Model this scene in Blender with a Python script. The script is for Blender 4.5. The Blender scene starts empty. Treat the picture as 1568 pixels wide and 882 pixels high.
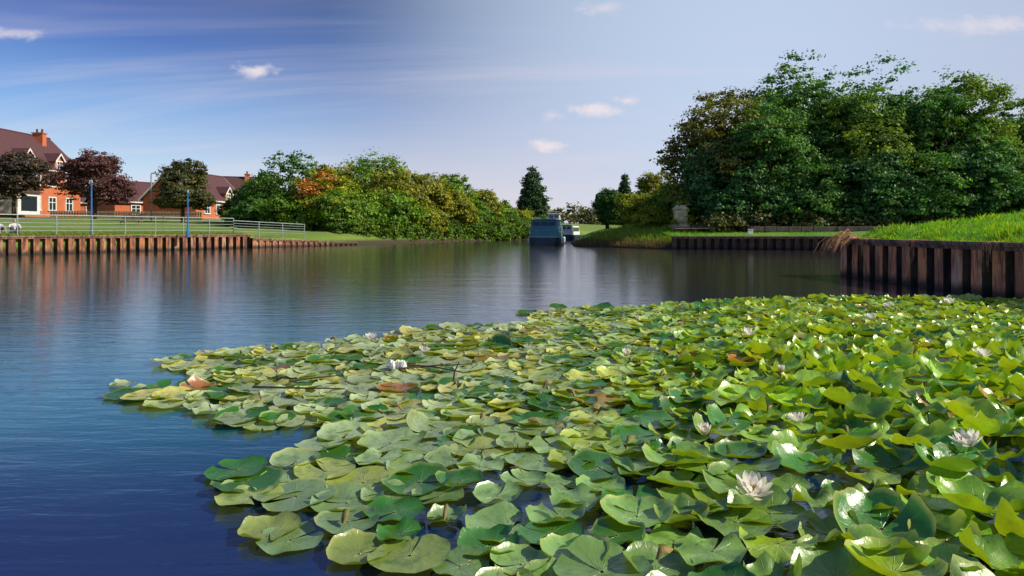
import bpy, math, random
import numpy as np
from mathutils import Vector, Matrix
random.seed(7); rng=np.random.default_rng(7)
sc=bpy.context.scene
R=math.radians
# ------------------------------------------------------------ helpers
def link(o,parent=None):
    sc.collection.objects.link(o)
    if parent: o.parent=parent
    return o
def empty(name,loc=(0,0,0),rz=0):
    o=bpy.data.objects.new(name,None); o.location=loc; o.rotation_euler=(0,0,rz); o.empty_display_size=.3
    return link(o)
def np_mesh(name,V,F,mat,parent=None,col=None,vec=None,smooth=False):
    V=np.asarray(V,dtype=np.float32); F=np.asarray(F,dtype=np.int32)
    me=bpy.data.meshes.new(name); n,k=F.shape
    me.vertices.add(len(V)); me.vertices.foreach_set('co',V.ravel())
    me.loops.add(n*k); me.loops.foreach_set('vertex_index',F.ravel())
    me.polygons.add(n); me.polygons.foreach_set('loop_start',np.arange(0,n*k,k,dtype=np.int32))
    me.polygons.foreach_set('use_smooth',np.full(n,smooth))
    me.update(calc_edges=True)
    if col is not None:
        a=me.attributes.new('col','FLOAT_COLOR','POINT')
        c=np.ones((len(V),4),dtype=np.float32); c[:,:3]=col; a.data.foreach_set('color',c.ravel())
    if vec is not None:
        a=me.attributes.new('pv','FLOAT_VECTOR','POINT'); a.data.foreach_set('vector',np.asarray(vec,dtype=np.float32).ravel())
    me.materials.append(mat)
    return link(bpy.data.objects.new(name,me),parent)
class MB:
    def __init__(s): s.v=[]; s.f=[]
    def box(s,c,d,rz=0):
        x,y,z=[k/2 for k in d]; n=len(s.v); ca,sa=math.cos(rz),math.sin(rz)
        for sx,sy,sz in [(-1,-1,-1),(1,-1,-1),(1,1,-1),(-1,1,-1),(-1,-1,1),(1,-1,1),(1,1,1),(-1,1,1)]:
            a,b=sx*x,sy*y; s.v.append((c[0]+a*ca-b*sa,c[1]+a*sa+b*ca,c[2]+sz*z))
        s.f+= [tuple(n+i for i in q) for q in [(0,3,2,1),(4,5,6,7),(0,1,5,4),(1,2,6,5),(2,3,7,6),(3,0,4,7)]]
    def poly(s,pts):
        n=len(s.v); s.v+=[tuple(p) for p in pts]; s.f.append(tuple(range(n,n+len(pts))))
    def tube(s,pts,rad,seg=7):
        pts=[Vector(p) for p in pts]; n0=len(s.v)
        for i,p in enumerate(pts):
            t=(pts[min(i+1,len(pts)-1)]-pts[max(i-1,0)]).normalized()
            a=t.orthogonal().normalized(); b=t.cross(a)
            if abs(t.z)>.5:
                a=(Vector((1,0,0))-t*t.x).normalized(); b=t.cross(a)
            r=rad[i] if hasattr(rad,'__len__') else rad
            for k in range(seg):
                th=2*math.pi*k/seg; s.v.append(tuple(p+a*r*math.cos(th)+b*r*math.sin(th)))
        for i in range(len(pts)-1):
            for k in range(seg):
                q=n0+i*seg; s.f.append((q+k,q+(k+1)%seg,q+seg+(k+1)%seg,q+seg+k))
        s.f.append(tuple(n0+k for k in range(seg))[::-1]); e=n0+(len(pts)-1)*seg
        s.f.append(tuple(e+k for k in range(seg)))
    def loft(s,rings,closed=True,caps=True):
        n0=len(s.v); m=len(rings[0])
        for r in rings: s.v+=[tuple(p) for p in r]
        for i in range(len(rings)-1):
            for k in range(m if closed else m-1):
                q=n0+i*m; s.f.append((q+k,q+(k+1)%m,q+m+(k+1)%m,q+m+k))
        if caps:
            s.f.append(tuple(n0+k for k in range(m))[::-1]); e=n0+(len(rings)-1)*m; s.f.append(tuple(e+k for k in range(m)))
    def obj(s,name,mat,parent=None,smooth=False,bevel=0):
        me=bpy.data.meshes.new(name); me.from_pydata(s.v,[],s.f); me.update()
        if smooth: me.polygons.foreach_set('use_smooth',[True]*len(me.polygons))
        me.materials.append(mat)
        o=link(bpy.data.objects.new(name,me),parent)
        if bevel:
            m=o.modifiers.new('b','BEVEL'); m.width=bevel; m.segments=2
        return o
# ------------------------------------------------------------ node helpers
class NT:
    def __init__(s,nt): s.t=nt; s.n=nt.nodes; s.l=nt.links
    def new(s,typ,**kw):
        nd=s.n.new(typ)
        for k,v in kw.items(): setattr(nd,k,v)
        return nd
    def put(s,sock,val):
        if val is None: return
        if hasattr(val,'node') : s.l.new(val,sock)
        else: sock.default_value=val
    def math(s,op,a,b=None,c=None,clamp=False):
        nd=s.new('ShaderNodeMath',operation=op,use_clamp=clamp)
        s.put(nd.inputs[0],a); s.put(nd.inputs[1],b); s.put(nd.inputs[2],c); return nd.outputs[0]
    def mix(s,f,a,b,blend='MIX'):
        nd=s.new('ShaderNodeMix',data_type='RGBA',blend_type=blend)
        s.put(nd.inputs[0],f); s.put(nd.inputs[6],a if hasattr(a,'node') else (*a,1)); s.put(nd.inputs[7],b if hasattr(b,'node') else (*b,1)); return nd.outputs[2]
    def noise(s,vec,scale,detail=4,rough=.5,dist=0):
        nd=s.new('ShaderNodeTexNoise'); s.put(nd.inputs['Vector'],vec)
        nd.inputs['Scale'].default_value=scale; nd.inputs['Detail'].default_value=detail; nd.inputs['Roughness'].default_value=rough; nd.inputs['Distortion'].default_value=dist
        return nd.outputs[0]
    def smooth(s,x,a,b,lo=0,hi=1):
        nd=s.new('ShaderNodeMapRange',interpolation_type='SMOOTHSTEP'); s.put(nd.inputs[0],x)
        for i,v in zip((1,2,3,4),(a,b,lo,hi)): nd.inputs[i].default_value=v
        return nd.outputs[0]
    def scalev(s,vec,sc_):
        nd=s.new('ShaderNodeVectorMath',operation='MULTIPLY'); s.put(nd.inputs[0],vec); nd.inputs[1].default_value=sc_; return nd.outputs[0]
    def objc(s): return s.new('ShaderNodeTexCoord').outputs['Object']
    def pos(s): return s.new('ShaderNodeNewGeometry').outputs['Position']
    def xyz(s,v):
        nd=s.new('ShaderNodeSeparateXYZ'); s.put(nd.inputs[0],v); return nd.outputs
    def bump(s,h,strength=.3,dist=.05,normal=None):
        nd=s.new('ShaderNodeBump'); nd.inputs['Strength'].default_value=strength; nd.inputs['Distance'].default_value=dist
        s.put(nd.inputs['Height'],h); s.put(nd.inputs['Normal'],normal); return nd.outputs[0]
def newmat(name):
    m=bpy.data.materials.new(name); m.use_nodes=True; t=NT(m.node_tree); return m,t,m.node_tree.nodes['Principled BSDF']
def simple(name,c1,c2=None,scale=3,rough=.7,bump=.2,metal=0,stretch=(1,1,1),bd=.02):
    m,t,b=newmat(name)
    c2=c2 or tuple(k*.7 for k in c1)
    v=t.scalev(t.objc(),stretch)
    n=t.noise(v,scale,3,.6)
    t.put(b.inputs['Base Color'],t.mix(t.smooth(n,.35,.65),c1,c2))
    b.inputs['Roughness'].default_value=rough; b.inputs['Metallic'].default_value=metal
    if bump: t.put(b.inputs['Normal'],t.bump(t.noise(v,scale*4,2),bump,bd))
    return m
def foliage_mat(name,trans=.3,gl=.03,tint=(1.35,1.35,.5)):
    m=bpy.data.materials.new(name); m.use_nodes=True; t=NT(m.node_tree); t.n.remove(t.n['Principled BSDF'])
    a=t.new('ShaderNodeAttribute',attribute_name='col').outputs['Color']
    d=t.new('ShaderNodeBsdfDiffuse'); t.put(d.inputs[0],a)
    tr=t.new('ShaderNodeBsdfTranslucent'); t.put(tr.inputs[0],t.mix(1,a,tint,'MULTIPLY'))
    g=t.new('ShaderNodeBsdfGlossy'); g.inputs[0].default_value=(.8,.8,.8,1); g.inputs['Roughness'].default_value=.5
    mx=t.new('ShaderNodeMixShader'); mx.inputs[0].default_value=trans
    t.l.new(d.outputs[0],mx.inputs[1]); t.l.new(tr.outputs[0],mx.inputs[2])
    m2=t.new('ShaderNodeMixShader'); m2.inputs[0].default_value=gl
    t.l.new(mx.outputs[0],m2.inputs[1]); t.l.new(g.outputs[0],m2.inputs[2])
    t.l.new(m2.outputs[0],t.n['Material Output'].inputs[0]); return m
M_leaf=foliage_mat('leaf_foliage',.34); M_grassblade=foliage_mat('grass_blades',.45,.03)
M_bark=simple('bark',(.09,.065,.045),(.04,.03,.022),4,.9,.6,stretch=(1,1,.25))
def brick():
    m,t,b=newmat('orange_brick'); x=t.xyz(t.objc()); cb=t.new('ShaderNodeCombineXYZ')
    t.l.new(t.math('ADD',x[0],x[1]),cb.inputs[0]); t.l.new(x[2],cb.inputs[1])
    br=t.new('ShaderNodeTexBrick'); t.l.new(cb.outputs[0],br.inputs[0]); br.inputs['Scale'].default_value=4
    br.inputs['Color1'].default_value=(.64,.16,.055,1); br.inputs['Color2'].default_value=(.52,.11,.04,1); br.inputs['Mortar'].default_value=(.48,.28,.20,1)
    br.inputs['Mortar Size'].default_value=.012
    t.put(b.inputs['Base Color'],t.mix(t.smooth(t.noise(t.objc(),.8,2),.3,.7,0,.35),br.outputs[0],(.34,.09,.04))); b.inputs['Roughness'].default_value=.85
    return m
def tiles():
    m,t,b=newmat('roof_tiles'); x=t.xyz(t.objc())
    f=t.math('FRACT',t.math('MULTIPLY',x[2],3.5))
    n=t.noise(t.objc(),2.5,3)
    c=t.mix(n,(.07,.028,.035),(.13,.048,.05)); c=t.mix(t.smooth(f,0,.25,.6,0),c,(.03,.016,.016))
    t.put(b.inputs['Base Color'],c); b.inputs['Roughness'].default_value=.8
    return m
M_brick=brick(); M_tile=tiles()
M_white=simple('white_paint',(.78,.78,.76),(.68,.68,.66),2,.5,0)
M_glass,_t,_b=newmat('window_glass'); _b.inputs['Base Color'].default_value=(.02,.03,.045,1); _b.inputs['Roughness'].default_value=.08
M_blue=simple('blue_paint',(.03,.20,.60),(.02,.15,.48),3,.4,0)
M_steel=simple('galvanised_steel',(.34,.40,.39),(.26,.31,.30),5,.55,0,.2)
M_wood=simple('weathered_wood',(.26,.19,.13),(.15,.11,.08),6,.85,.4,stretch=(1,1,.2))
def rust(name,ca,cb,cc,ccf=.7):
    m,t,b=newmat(name); p=t.objc(); v=t.scalev(p,(1,1,.22))
    n=t.noise(v,5,5,.7); n2=t.noise(t.scalev(p,(1,1,.4)),2.3,3,.6,.4); z=t.xyz(p)[2]
    c=t.mix(t.smooth(n,.40,.60),ca,cb); c=t.mix(t.smooth(n2,.52,.66,0,ccf),c,cc)
    n3=t.noise(t.scalev(p,(1,1,.12)),9,2,.6); c=t.mix(t.smooth(n3,.50,.66,0,.75),c,tuple(k*.35 for k in cb))
    w=t.math('ADD',z,t.math('MULTIPLY',n,.30))
    c=t.mix(t.smooth(w,.18,.40,.92,0),c,(.018,.02,.014))
    t.put(b.inputs['Base Color'],c); b.inputs['Roughness'].default_value=.85
    t.put(b.inputs['Normal'],t.bump(t.noise(p,24,3,.7),.6,.02)); return m
M_rust=rust('rusty_steel_pile',(.46,.17,.07),(.14,.06,.045),(.50,.34,.23))
M_rustn=rust('rusty_steel_pile_bright',(.88,.34,.13),(.38,.15,.08),(.70,.50,.34),.6)
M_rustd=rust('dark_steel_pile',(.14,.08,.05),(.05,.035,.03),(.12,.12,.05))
M_rust2=rust('rusty_cap_beam',(.32,.17,.12),(.12,.07,.055),(.40,.28,.2))
def ground_mat(name,g1,g2,dirt):
    m,t,b=newmat(name); p=t.pos()
    c=t.mix(t.smooth(t.noise(p,.35,3,.6),.35,.65),g1,g2)
    c=t.mix(t.smooth(t.noise(p,4,3,.7),.45,.75,0,.6),c,tuple(k*.5 for k in g2))
    c=t.mix(t.smooth(t.noise(p,.18,2),.6,.7,0,.6),c,dirt)
    z=t.xyz(p)[2]; c=t.mix(t.smooth(z,.2,.55,1,0),c,(.05,.038,.022))
    t.put(b.inputs['Base Color'],c); b.inputs['Roughness'].default_value=.95
    t.put(b.inputs['Normal'],t.bump(t.noise(p,9,3,.7),.8,.08)); return m
M_lawn=ground_mat('lawn_grass',(.13,.23,.025),(.20,.27,.04),(.22,.18,.08))
M_bank=ground_mat('bank_grass',(.08,.24,.015),(.15,.30,.02),(.15,.16,.04))
# ------------------------------------------------------------ camera
cam=bpy.data.cameras.new('camera'); cam.lens=24; cam.sensor_width=36; cam.shift_y=-.0568; cam.clip_end=5000; cam.clip_start=.05
co=link(bpy.data.objects.new('camera',cam)); co.location=(0,0,1.2); co.rotation_euler=(R(90),0,0); sc.camera=co
sc.view_settings.view_transform='Standard'; sc.view_settings.look='None'; sc.view_settings.exposure=0
# ------------------------------------------------------------ sun
sv=Vector((.80,-.14,.56)).normalized()
sl=bpy.data.lights.new('sun','SUN'); sl.energy=5.0; sl.angle=R(.5); sl.color=(1,.92,.74)
so=link(bpy.data.objects.new('sun',sl)); so.rotation_euler=sv.to_track_quat('Z','Y').to_euler(); so.location=(40,-10,40)
# ------------------------------------------------------------ sky world
w=bpy.data.worlds.new('World'); sc.world=w; w.use_nodes=True; t=NT(w.node_tree); bg=w.node_tree.nodes['Background']
ns=t.new('ShaderNodeTexSky',sky_type='NISHITA',sun_disc=False); ns.sun_elevation=math.asin(sv.z); ns.sun_rotation=math.atan2(sv.x,sv.y)
D=t.new('ShaderNodeTexCoord').outputs['Generated']; X,Y,Z=t.xyz(D)
ramp=t.new('ShaderNodeValToRGB'); t.put(ramp.inputs[0],Z)
cr=ramp.color_ramp; cr.elements[0].position=0; cr.elements[0].color=(.82,.68,.67,1); cr.elements[1].position=1; cr.elements[1].color=(.05,.11,.30,1)
for p_,c_ in [(.07,(.62,.51,.57)),(.15,(.35,.34,.46)),(.23,(.145,.195,.32)),(.33,(.04,.095,.17)),(.5,(.04,.11,.25))]:
    e=cr.elements.new(p_); e.color=(*c_,1)
left=t.smooth(X,.22,-.62)
leftc=t.new('ShaderNodeValToRGB'); t.put(leftc.inputs[0],Z); c2=leftc.color_ramp
c2.elements[0].position=0; c2.elements[0].color=(.72,.72,.79,1); c2.elements[1].position=1; c2.elements[1].color=(.02,.05,.25,1)
for p_,c_ in [(.08,(.46,.64,.84)),(.16,(.18,.38,.74)),(.24,(.05,.14,.48)),(.31,(.03,.065,.30)),(.5,(.012,.06,.27))]:
    e=c2.elements.new(p_); e.color=(*c_,1)
base=t.mix(t.math('MULTIPLY',left,.95),ramp.outputs[0],leftc.outputs[0])
dn=t.new('ShaderNodeVectorMath',operation='DOT_PRODUCT'); t.put(dn.inputs[0],D); dn.inputs[1].default_value=Vector((.37,.91,.29)).normalized()
base=t.mix(t.smooth(dn.outputs['Value'],.80,1.03,0,.95),base,(.54,.64,.82))
base=t.mix(t.smooth(X,.3,.7,0,.4),base,(.40,.41,.53))
Ysafe=t.math('MAXIMUM',Y,.05); U=t.math('DIVIDE',X,Ysafe); V=t.math('DIVIDE',Z,Ysafe)
cz=t.math('ADD',t.math('ABSOLUTE',Z),.12); cb=t.new('ShaderNodeCombineXYZ')
t.put(cb.inputs[0],t.math('ADD',t.math('DIVIDE',X,cz),t.math('MULTIPLY',t.math('DIVIDE',Y,cz),.55))); t.put(cb.inputs[1],t.math('MULTIPLY',t.math('DIVIDE',Y,cz),.9)); 
ci=t.noise(t.scalev(cb.outputs[0],(.35,1.2,1)),.9,5,.62,.6)
base=t.mix(t.smooth(ci,.44,.80,0,.6),base,(.70,.63,.69))
uv=t.new('ShaderNodeCombineXYZ'); t.put(uv.inputs[0],U); t.put(uv.inputs[1],V)
n1=t.noise(t.scalev(uv.outputs[0],(1,1.7,1)),26,4,.62,.3)
for (u0,v0,a,b_,s_) in [(-.377,.233,.034,.011,.85),(.052,.122,.027,.013,.8),(.12,.176,.042,.010,.8),(.165,.19,.022,.008,.8),(.06,.168,.018,.011,.7),(.132,.325,.03,.013,.6),(-.74,.287,.06,.010,.5),(.70,.30,.12,.014,.5)]:
    du=t.math('POWER',t.math('ABSOLUTE',t.math('DIVIDE',t.math('SUBTRACT',U,u0),a)),2); dv=t.math('POWER',t.math('ABSOLUTE',t.math('DIVIDE',t.math('SUBTRACT',V,v0),b_)),2)
    d=t.math('SQRT',t.math('ADD',du,dv)); k=t.math('SUBTRACT',t.math('MULTIPLY',n1,2.6),d)
    base=t.mix(t.smooth(k,.1,1.3,0,s_),base,(.86,.74,.74))
nm=t.mix(1.0,ns.outputs[0],(.020,.020,.020),'MULTIPLY')
tot=t.mix(1.0,base,nm,'ADD')
t.put(bg.inputs[0],tot); bg.inputs[1].default_value=.97
w.cycles.sampling_method='MANUAL'; w.cycles.sample_map_resolution=512
# ------------------------------------------------------------ water
m,t,b=newmat('river_water'); p=t.pos(); px,py,pz=t.xyz(p)
h1=t.noise(t.scalev(p,(.7,2.8,1)),2.1,4,.6,.3); h2=t.noise(t.scalev(p,(.25,1,1)),1.1,2,.5)
t.put(b.inputs['Normal'],t.bump(t.math('ADD',h1,t.math('MULTIPLY',h2,t.smooth(py,8,18,0,1.2))),.24,.032))
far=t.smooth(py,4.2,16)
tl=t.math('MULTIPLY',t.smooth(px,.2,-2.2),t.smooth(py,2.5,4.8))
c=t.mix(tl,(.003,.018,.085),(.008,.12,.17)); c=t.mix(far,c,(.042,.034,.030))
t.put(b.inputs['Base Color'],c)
b.inputs['Roughness'].default_value=.09; b.inputs['IOR'].default_value=1.5; b.inputs['Specular IOR Level'].default_value=.75
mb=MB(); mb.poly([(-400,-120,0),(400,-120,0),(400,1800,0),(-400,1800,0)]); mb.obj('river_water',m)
M_bed=simple('river_bed',(.05,.045,.03)); mb=MB(); mb.poly([(-2500,-2500,-1.6),(2500,-2500,-1.6),(2500,2500,-1.6),(-2500,2500,-1.6)]); mb.obj('ground',M_bed)
# ------------------------------------------------------------ land
def land(name,st,mat,sub=6,noise=.08):
    rows=[]; pts=[]
    for i in range(len(st)-1):
        for k in range(sub):
            f=k/sub; A,B=st[i],st[i+1]
            pts.append((tuple(a*(1-f)+b*f for a,b in zip(A[0],B[0])),tuple(a*(1-f)+b*f for a,b in zip(A[1],B[1])),[(a[0]*(1-f)+b[0]*f,a[1]*(1-f)+b[1]*f) for a,b in zip(A[2],B[2])]))
    pts.append(st[-1])
    for S,Fp,prof in pts:
        d=Vector(Fp)-Vector(S); d.normalize()
        row=[(S[0],S[1],-1.2)]
        for j,(dd,z) in enumerate(prof):
            zz=z+(random.uniform(-noise,noise) if 0<j<4 else 0)
            row.append((S[0]+d.x*dd,S[1]+d.y*dd,zz))
        rows.append(row)
    k=len(rows[0]); V=[v for r in rows for v in r]; F=[]
    for i in range(len(rows)-1):
        for j in range(k-1): F.append((i*k+j,(i+1)*k+j,(i+1)*k+j+1,i*k+j+1))
    me=bpy.data.meshes.new(name); me.from_pydata(V,[],F); me.update(); me.polygons.foreach_set('use_smooth',[True]*len(F))
    me.materials.append(mat); return link(bpy.data.objects.new(name,me))
pw=[(0,.88),(.8,.92),(5,1.0),(14,1.3),(30,2.0),(60,2.9),(400,3.2),(1500,3.2)]
pn=[(0,.03),(.8,.5),(3,.9),(10,1.2),(30,1.9),(60,2.6),(400,3.0),(1500,3.2)]
pm=[(0,.55),(.8,.6),(3,.9),(10,1.2),(30,2.0),(60,2.8),(400,3.1),(1500,3.2)]
land('left_bank_ground',[((-45,-8),(-700,-200),pw),((-24.4,32),(-700,350),pw),((-17.5,44.8),(-400,800),pw),((-17.0,45.7),(-400,800),pm),((-12.6,54.5),(-250,1000),pn),((-5.6,70),(-50,1200),pn),((2.9,84),(100,1500),pn),((9,110),(300,1500),pn),((30,150),(800,1400),pn)],M_lawn)
pr=[(0,.03),(.8,.28),(3,.80),(8,1.35),(30,1.7),(60,2.2),(400,3),(1500,3)]
pwr=[(0,.80),(.7,.85),(1.8,.95),(8,1.25),(30,1.7),(60,2.2),(400,3),(1500,3)]
land('right_bank_ground',[((33,145),(900,1390),pr),((13,110),(500,1500),pr),((8,80),(800,1500),pr),((5.3,62),(1000,1300),pr),((4.5,50),(1000,1200),pr),((9.5,42.4),(900,1200),pr),((10.2,42.1),(900,1200),pwr),((18.9,39.5),(1000,1100),pwr),((45,36.5),(1200,700),pwr),((160,20),(1500,200),pwr)],M_bank)
def mound_z(x,y):
    e=min(max((x-8.75)/.7,0),1); return .93+.17*e*e*(3-2*e)+min(.128*max(x-9,0),1.3)+.05*math.sin(x*1.7+y*.9)*e*.6
nx,ny=60,50; V=[];F=[]
for i in range(nx):
    x=8.75+(i/(nx-1))**1.6*60
    for j in range(ny):
        y=-12+29.7*j/(ny-1); V.append((x,y,mound_z(x,y)))
for i in range(nx-1):
    for j in range(ny-1): F.append((i*ny+j,(i+1)*ny+j,(i+1)*ny+j+1,i*ny+j+1))
mbd=MB(); mbd.v=V; mbd.f=F; mbd.obj('near_bank_ground',M_bank,smooth=True)
# ------------------------------------------------------------ sheet pile walls (land on the left of travel)
def pile_wall(name,pts,hs,pitch=.47,depth=.24,mat=M_rust,recess_shade=None):
    par=empty(name,(0,0,0)); mb=MB(); cap=MB(); idx=[]
    for (A,B,ha,hb) in zip(pts[:-1],pts[1:],hs[:-1],hs[1:]):
        A=Vector(A);B=Vector(B);L=(B-A).length; d=(B-A)/L; nrm=Vector((-d.y,d.x))
        n=max(1,round(L/pitch)); pp=L/n; prof=[]
        for k in range(n):
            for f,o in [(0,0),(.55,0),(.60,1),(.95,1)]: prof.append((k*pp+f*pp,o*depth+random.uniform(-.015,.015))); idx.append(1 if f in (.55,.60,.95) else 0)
        prof.append((L,0))
        lo=[];hi=[]
        for s_,o in prof:
            q=A+d*s_+nrm*o; h=ha+(hb-ha)*s_/L; lo.append((q.x,q.y,-.9)); hi.append((q.x,q.y,h))
        mb.loft([lo,hi],closed=False,caps=False)
        for (o0,o1,z0,z1) in [(-.07,.38,0,.05),(-.03,-.005,-.10,-.002),(-.07,-.033,-.03,-.002)]:
            rings=[]
            for Q,h in ((A-d*.03,ha),(B+d*.03,hb)):
                a=Q+nrm*o0; c=Q+nrm*o1
                rings.append([(a.x,a.y,h+z0),(c.x,c.y,h+z0),(c.x,c.y,h+z1),(a.x,a.y,h+z1)])
            cap.loft(rings)
    o=mb.obj('sheet_piles',mat,par)
    if recess_shade: o.data.materials.append(recess_shade); o.data.polygons.foreach_set('material_index',idx)  # side and recess faces take a darker rust: gap shade painted in
    cap.obj('cap_beam',M_rust2,par,bevel=.006)
    return par
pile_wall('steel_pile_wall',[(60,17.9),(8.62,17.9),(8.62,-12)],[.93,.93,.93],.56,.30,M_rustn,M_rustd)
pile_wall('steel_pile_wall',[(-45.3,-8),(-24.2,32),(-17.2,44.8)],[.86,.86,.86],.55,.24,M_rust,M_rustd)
pile_wall('timber_edge_wall',[(-17.1,45.0),(-12.4,54.5)],[.62,.16],.6,.1)
pile_wall('steel_pile_wall',[(9.8,41.8),(18.9,39.2),(45,36.2),(160,19.7)],[.76,.78,.82,.85],.5,.25,M_rustd)
# ------------------------------------------------------------ foliage
def sph(n):
    v=rng.normal(size=(n,3)); return v/np.linalg.norm(v,axis=1,keepdims=True)
def leaves(P,N,size,col):
    n=len(P); T=np.cross(N,sph(n)); T/=np.linalg.norm(T,axis=1,keepdims=True)+1e-9; B=np.cross(N,T)
    s=(size*rng.uniform(.6,1.35,n))[:,None]
    V=np.empty((n,4,3)); V[:,0]=P-T*s*.6; V[:,1]=P+B*s*.4+N*s*.08; V[:,2]=P+T*s*.6; V[:,3]=P-B*s*.4+N*s*.08
    return V.reshape(-1,3),np.repeat(col,4,axis=0)
def crown(ells,csize,lsize,dens,lpc,base,var=.3,yell=.25,patch=None,up=.3):
    Vs=[];Cs=[]
    base=np.array(base)
    for e in ells:
        c=np.array(e[:3]); r=np.array(e[3:6])
        area=4*math.pi*((r[0]*r[1]+r[0]*r[2]+r[1]*r[2])/3)
        n=max(6,int(area*dens)); d=sph(n); f=rng.uniform(.5,1.06,n)**.7
        C=c+d*r*f[:,None]; cr=csize*rng.uniform(.45,1.4,n)
        cc=base*rng.uniform(1-var,1+var*1.5,(n,1)); yy=rng.random(n)<yell; cc[yy]=cc[yy]*np.array([1.6,1.25,.8])
        if patch is not None:
            pc,pr_,pcol=patch; hit=np.linalg.norm(C-np.array(pc),axis=1)<pr_*rng.uniform(.5,1.1,n); cc[hit]=np.array(pcol)*rng.uniform(.6,1.3,(hit.sum(),1))
        o=sph(n*lpc); rep=np.repeat(np.arange(n),lpc); o[:,2]=np.abs(o[:,2])*.4+o[:,2]*.6
        P=C[rep]+o*cr[rep][:,None]*(rng.random((n*lpc,1))**.7*1.4)*np.array([1,1,.78])
        N=o*.7+d[rep]*.5+sph(n*lpc)*.9; N[:,2]+=up; N/=np.linalg.norm(N,axis=1,keepdims=True)
        col=cc[rep]*rng.uniform(.6,1.45,(n*lpc,1))
        v,k=leaves(P,N,lsize,col); Vs.append(v); Cs.append(k)
    V=np.concatenate(Vs); C=np.concatenate(Cs); F=np.arange(len(V)).reshape(-1,4); return V,F,C
def trunk_mesh(mb,x,y,z0,ells,r0):
    top=max(ells,key=lambda e:e[2]+e[5]); tz=top[2]
    pts=[(x,y,z0-.4),(x+random.uniform(-.1,.1),y,z0+(tz-z0)*.3),(x+random.uniform(-.2,.2),y+.1,z0+(tz-z0)*.6),(top[0],top[1],tz+top[5]*.5)]
    mb.tube(pts,[r0*1.25,r0,r0*.7,r0*.2],8)
    for e in ells:
        for k in range(3):
            a=random.random()*6.28; q=(e[0]+math.cos(a)*e[3]*.6,e[1]+math.sin(a)*e[4]*.6,e[2]+random.uniform(-.1,.5)*e[5])
            s=random.uniform(.35,.75); p0=(x+(pts[2][0]-x)*s,y,z0+(tz-z0)*s*.8)
            mid=tuple((a_+b_)/2+random.uniform(-.2,.2) for a_,b_ in zip(p0,q)); mb.tube([p0,mid,q],[r0*.45,r0*.3,r0*.08],6)
def tree(name,x,y,z0,top,r,base,lobes=6,skirt=0,csize=None,lsize=.18,dens=1.0,lpc=55,var=.3,yell=.2,patch=None,trunk=.18,shape='round'):
    par=empty(name,(0,0,0)); H=top-z0; zb=z0+skirt*H; ells=[]
    if shape=='round':
        hz=(top-zb)/2; ells.append((x,y,zb+hz*.95,r*.82,r*.82,hz*.93))
        for k in range(lobes):
            a=2.4*k+random.random()*.8; zz=zb+hz*random.uniform(.35,1.5); rr=r*random.uniform(.38,.60); k2=.66 if zz<zb+hz else .46
            ells.append((x+math.cos(a)*r*k2,y+math.sin(a)*r*k2,zz,rr,rr,rr*random.uniform(.75,1.0)))
    else:
        for k in range(6):
            f=k/5; rr=r*(.92 if k==0 else 1-.72*f**1.8); ells.append((x,y,zb+(top-zb)*(.14+.76*f),rr,rr,(top-zb)*.16))
    cs=csize or max(.3,r*.155)
    V,F,C=crown(ells,cs,lsize,dens/(cs*cs)*.42,lpc,base,var,yell,patch)
    np_mesh('foliage',V,F,M_leaf,par,col=C)
    mb=MB(); trunk_mesh(mb,x,y,z0,ells,trunk); mb.obj('trunk',M_bark,par,smooth=True)
    return par
DG=(.06,.15,.025); MG=(.115,.23,.016); YG=(.22,.28,.015); OL=(.20,.23,.022)
tree('purple_plum_tree',-52.5,72,2.3,9.6,2.9,(.075,.06,.05),skirt=.28,yell=.1)
tree('purple_plum_tree',-42.8,70,2.1,9.6,3.2,(.13,.055,.058),skirt=.17,yell=.05)
tree('ornamental_tree',-32.8,68,2.0,8.5,2.5,(.08,.095,.035),skirt=.18,yell=.25)
L=[(-25.4,70,7.4,3.0,DG),(-21.7,67,9.6,3.8,DG),(-16.9,61,6.6,3.2,YG),(-14.7,72,9.6,4.3,MG),(-11.3,68,8.0,3.4,OL),(-14.2,59.5,4.3,2.8,MG),(-11.3,62.5,5.2,2.9,MG),(-9.0,69,6.9,3.1,OL),(-6.3,78,8.0,3.1,MG),(-6.6,72,4.9,2.8,OL),(-3.8,82,6.3,2.9,OL),(-1.6,86,5.1,2.4,MG),(.6,89,3.9,2.4,YG),(-9.2,66.5,3.7,2.7,YG),(-4.6,77,3.8,2.5,MG),(-19.5,60.5,4.8,2.8,MG),(-24,63,4.2,2.3,DG),(-28,72,6.3,2.4,DG),(-18,70,8.4,3.5,OL),(-8,76,6.8,3,MG)]
for i,(x,y,tp,r,cn) in enumerate(L):
    tree('riverside_tree',x,y,.9,tp,r,cn,lobes=7,skirt=-.05,lsize=.20,patch=((-17.2,58.9,5.3),2.1,(.52,.24,.04)) if i==2 else None,yell=.3,var=.38,dens=.85)
ells=[]
S=[(-13.6,56.5),(-11.6,58.6),(-9.8,62),(-7.8,65.8),(-5.6,70),(-2.6,74.2),(.4,79),(2.8,83.5),(5.5,95)]
for a,b_ in zip(S[:-1],S[1:]):
    for k in range(3):
        f=k/3; ells.append((a[0]+(b_[0]-a[0])*f-.5,a[1]+(b_[1]-a[1])*f+.9,.9+random.random()*.5,1.4,1.2,1.1+random.random()*.6))
V,F,C=crown(ells,.4,.18,2.6,45,(.09,.19,.016),.4,.4); np_mesh('riverside_scrub',V,F,M_leaf,col=C)
tree('cypress_tree',3.6,120,2.0,11.6,2.9,(.035,.085,.025),skirt=.0,lsize=.30,shape='cone',yell=.02,csize=.6,dens=1.5)
ells=[(x,170+random.uniform(-8,8),3.2,6,4,2.2+random.random()*1.6) for x in np.arange(-10,60,5)]
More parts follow.
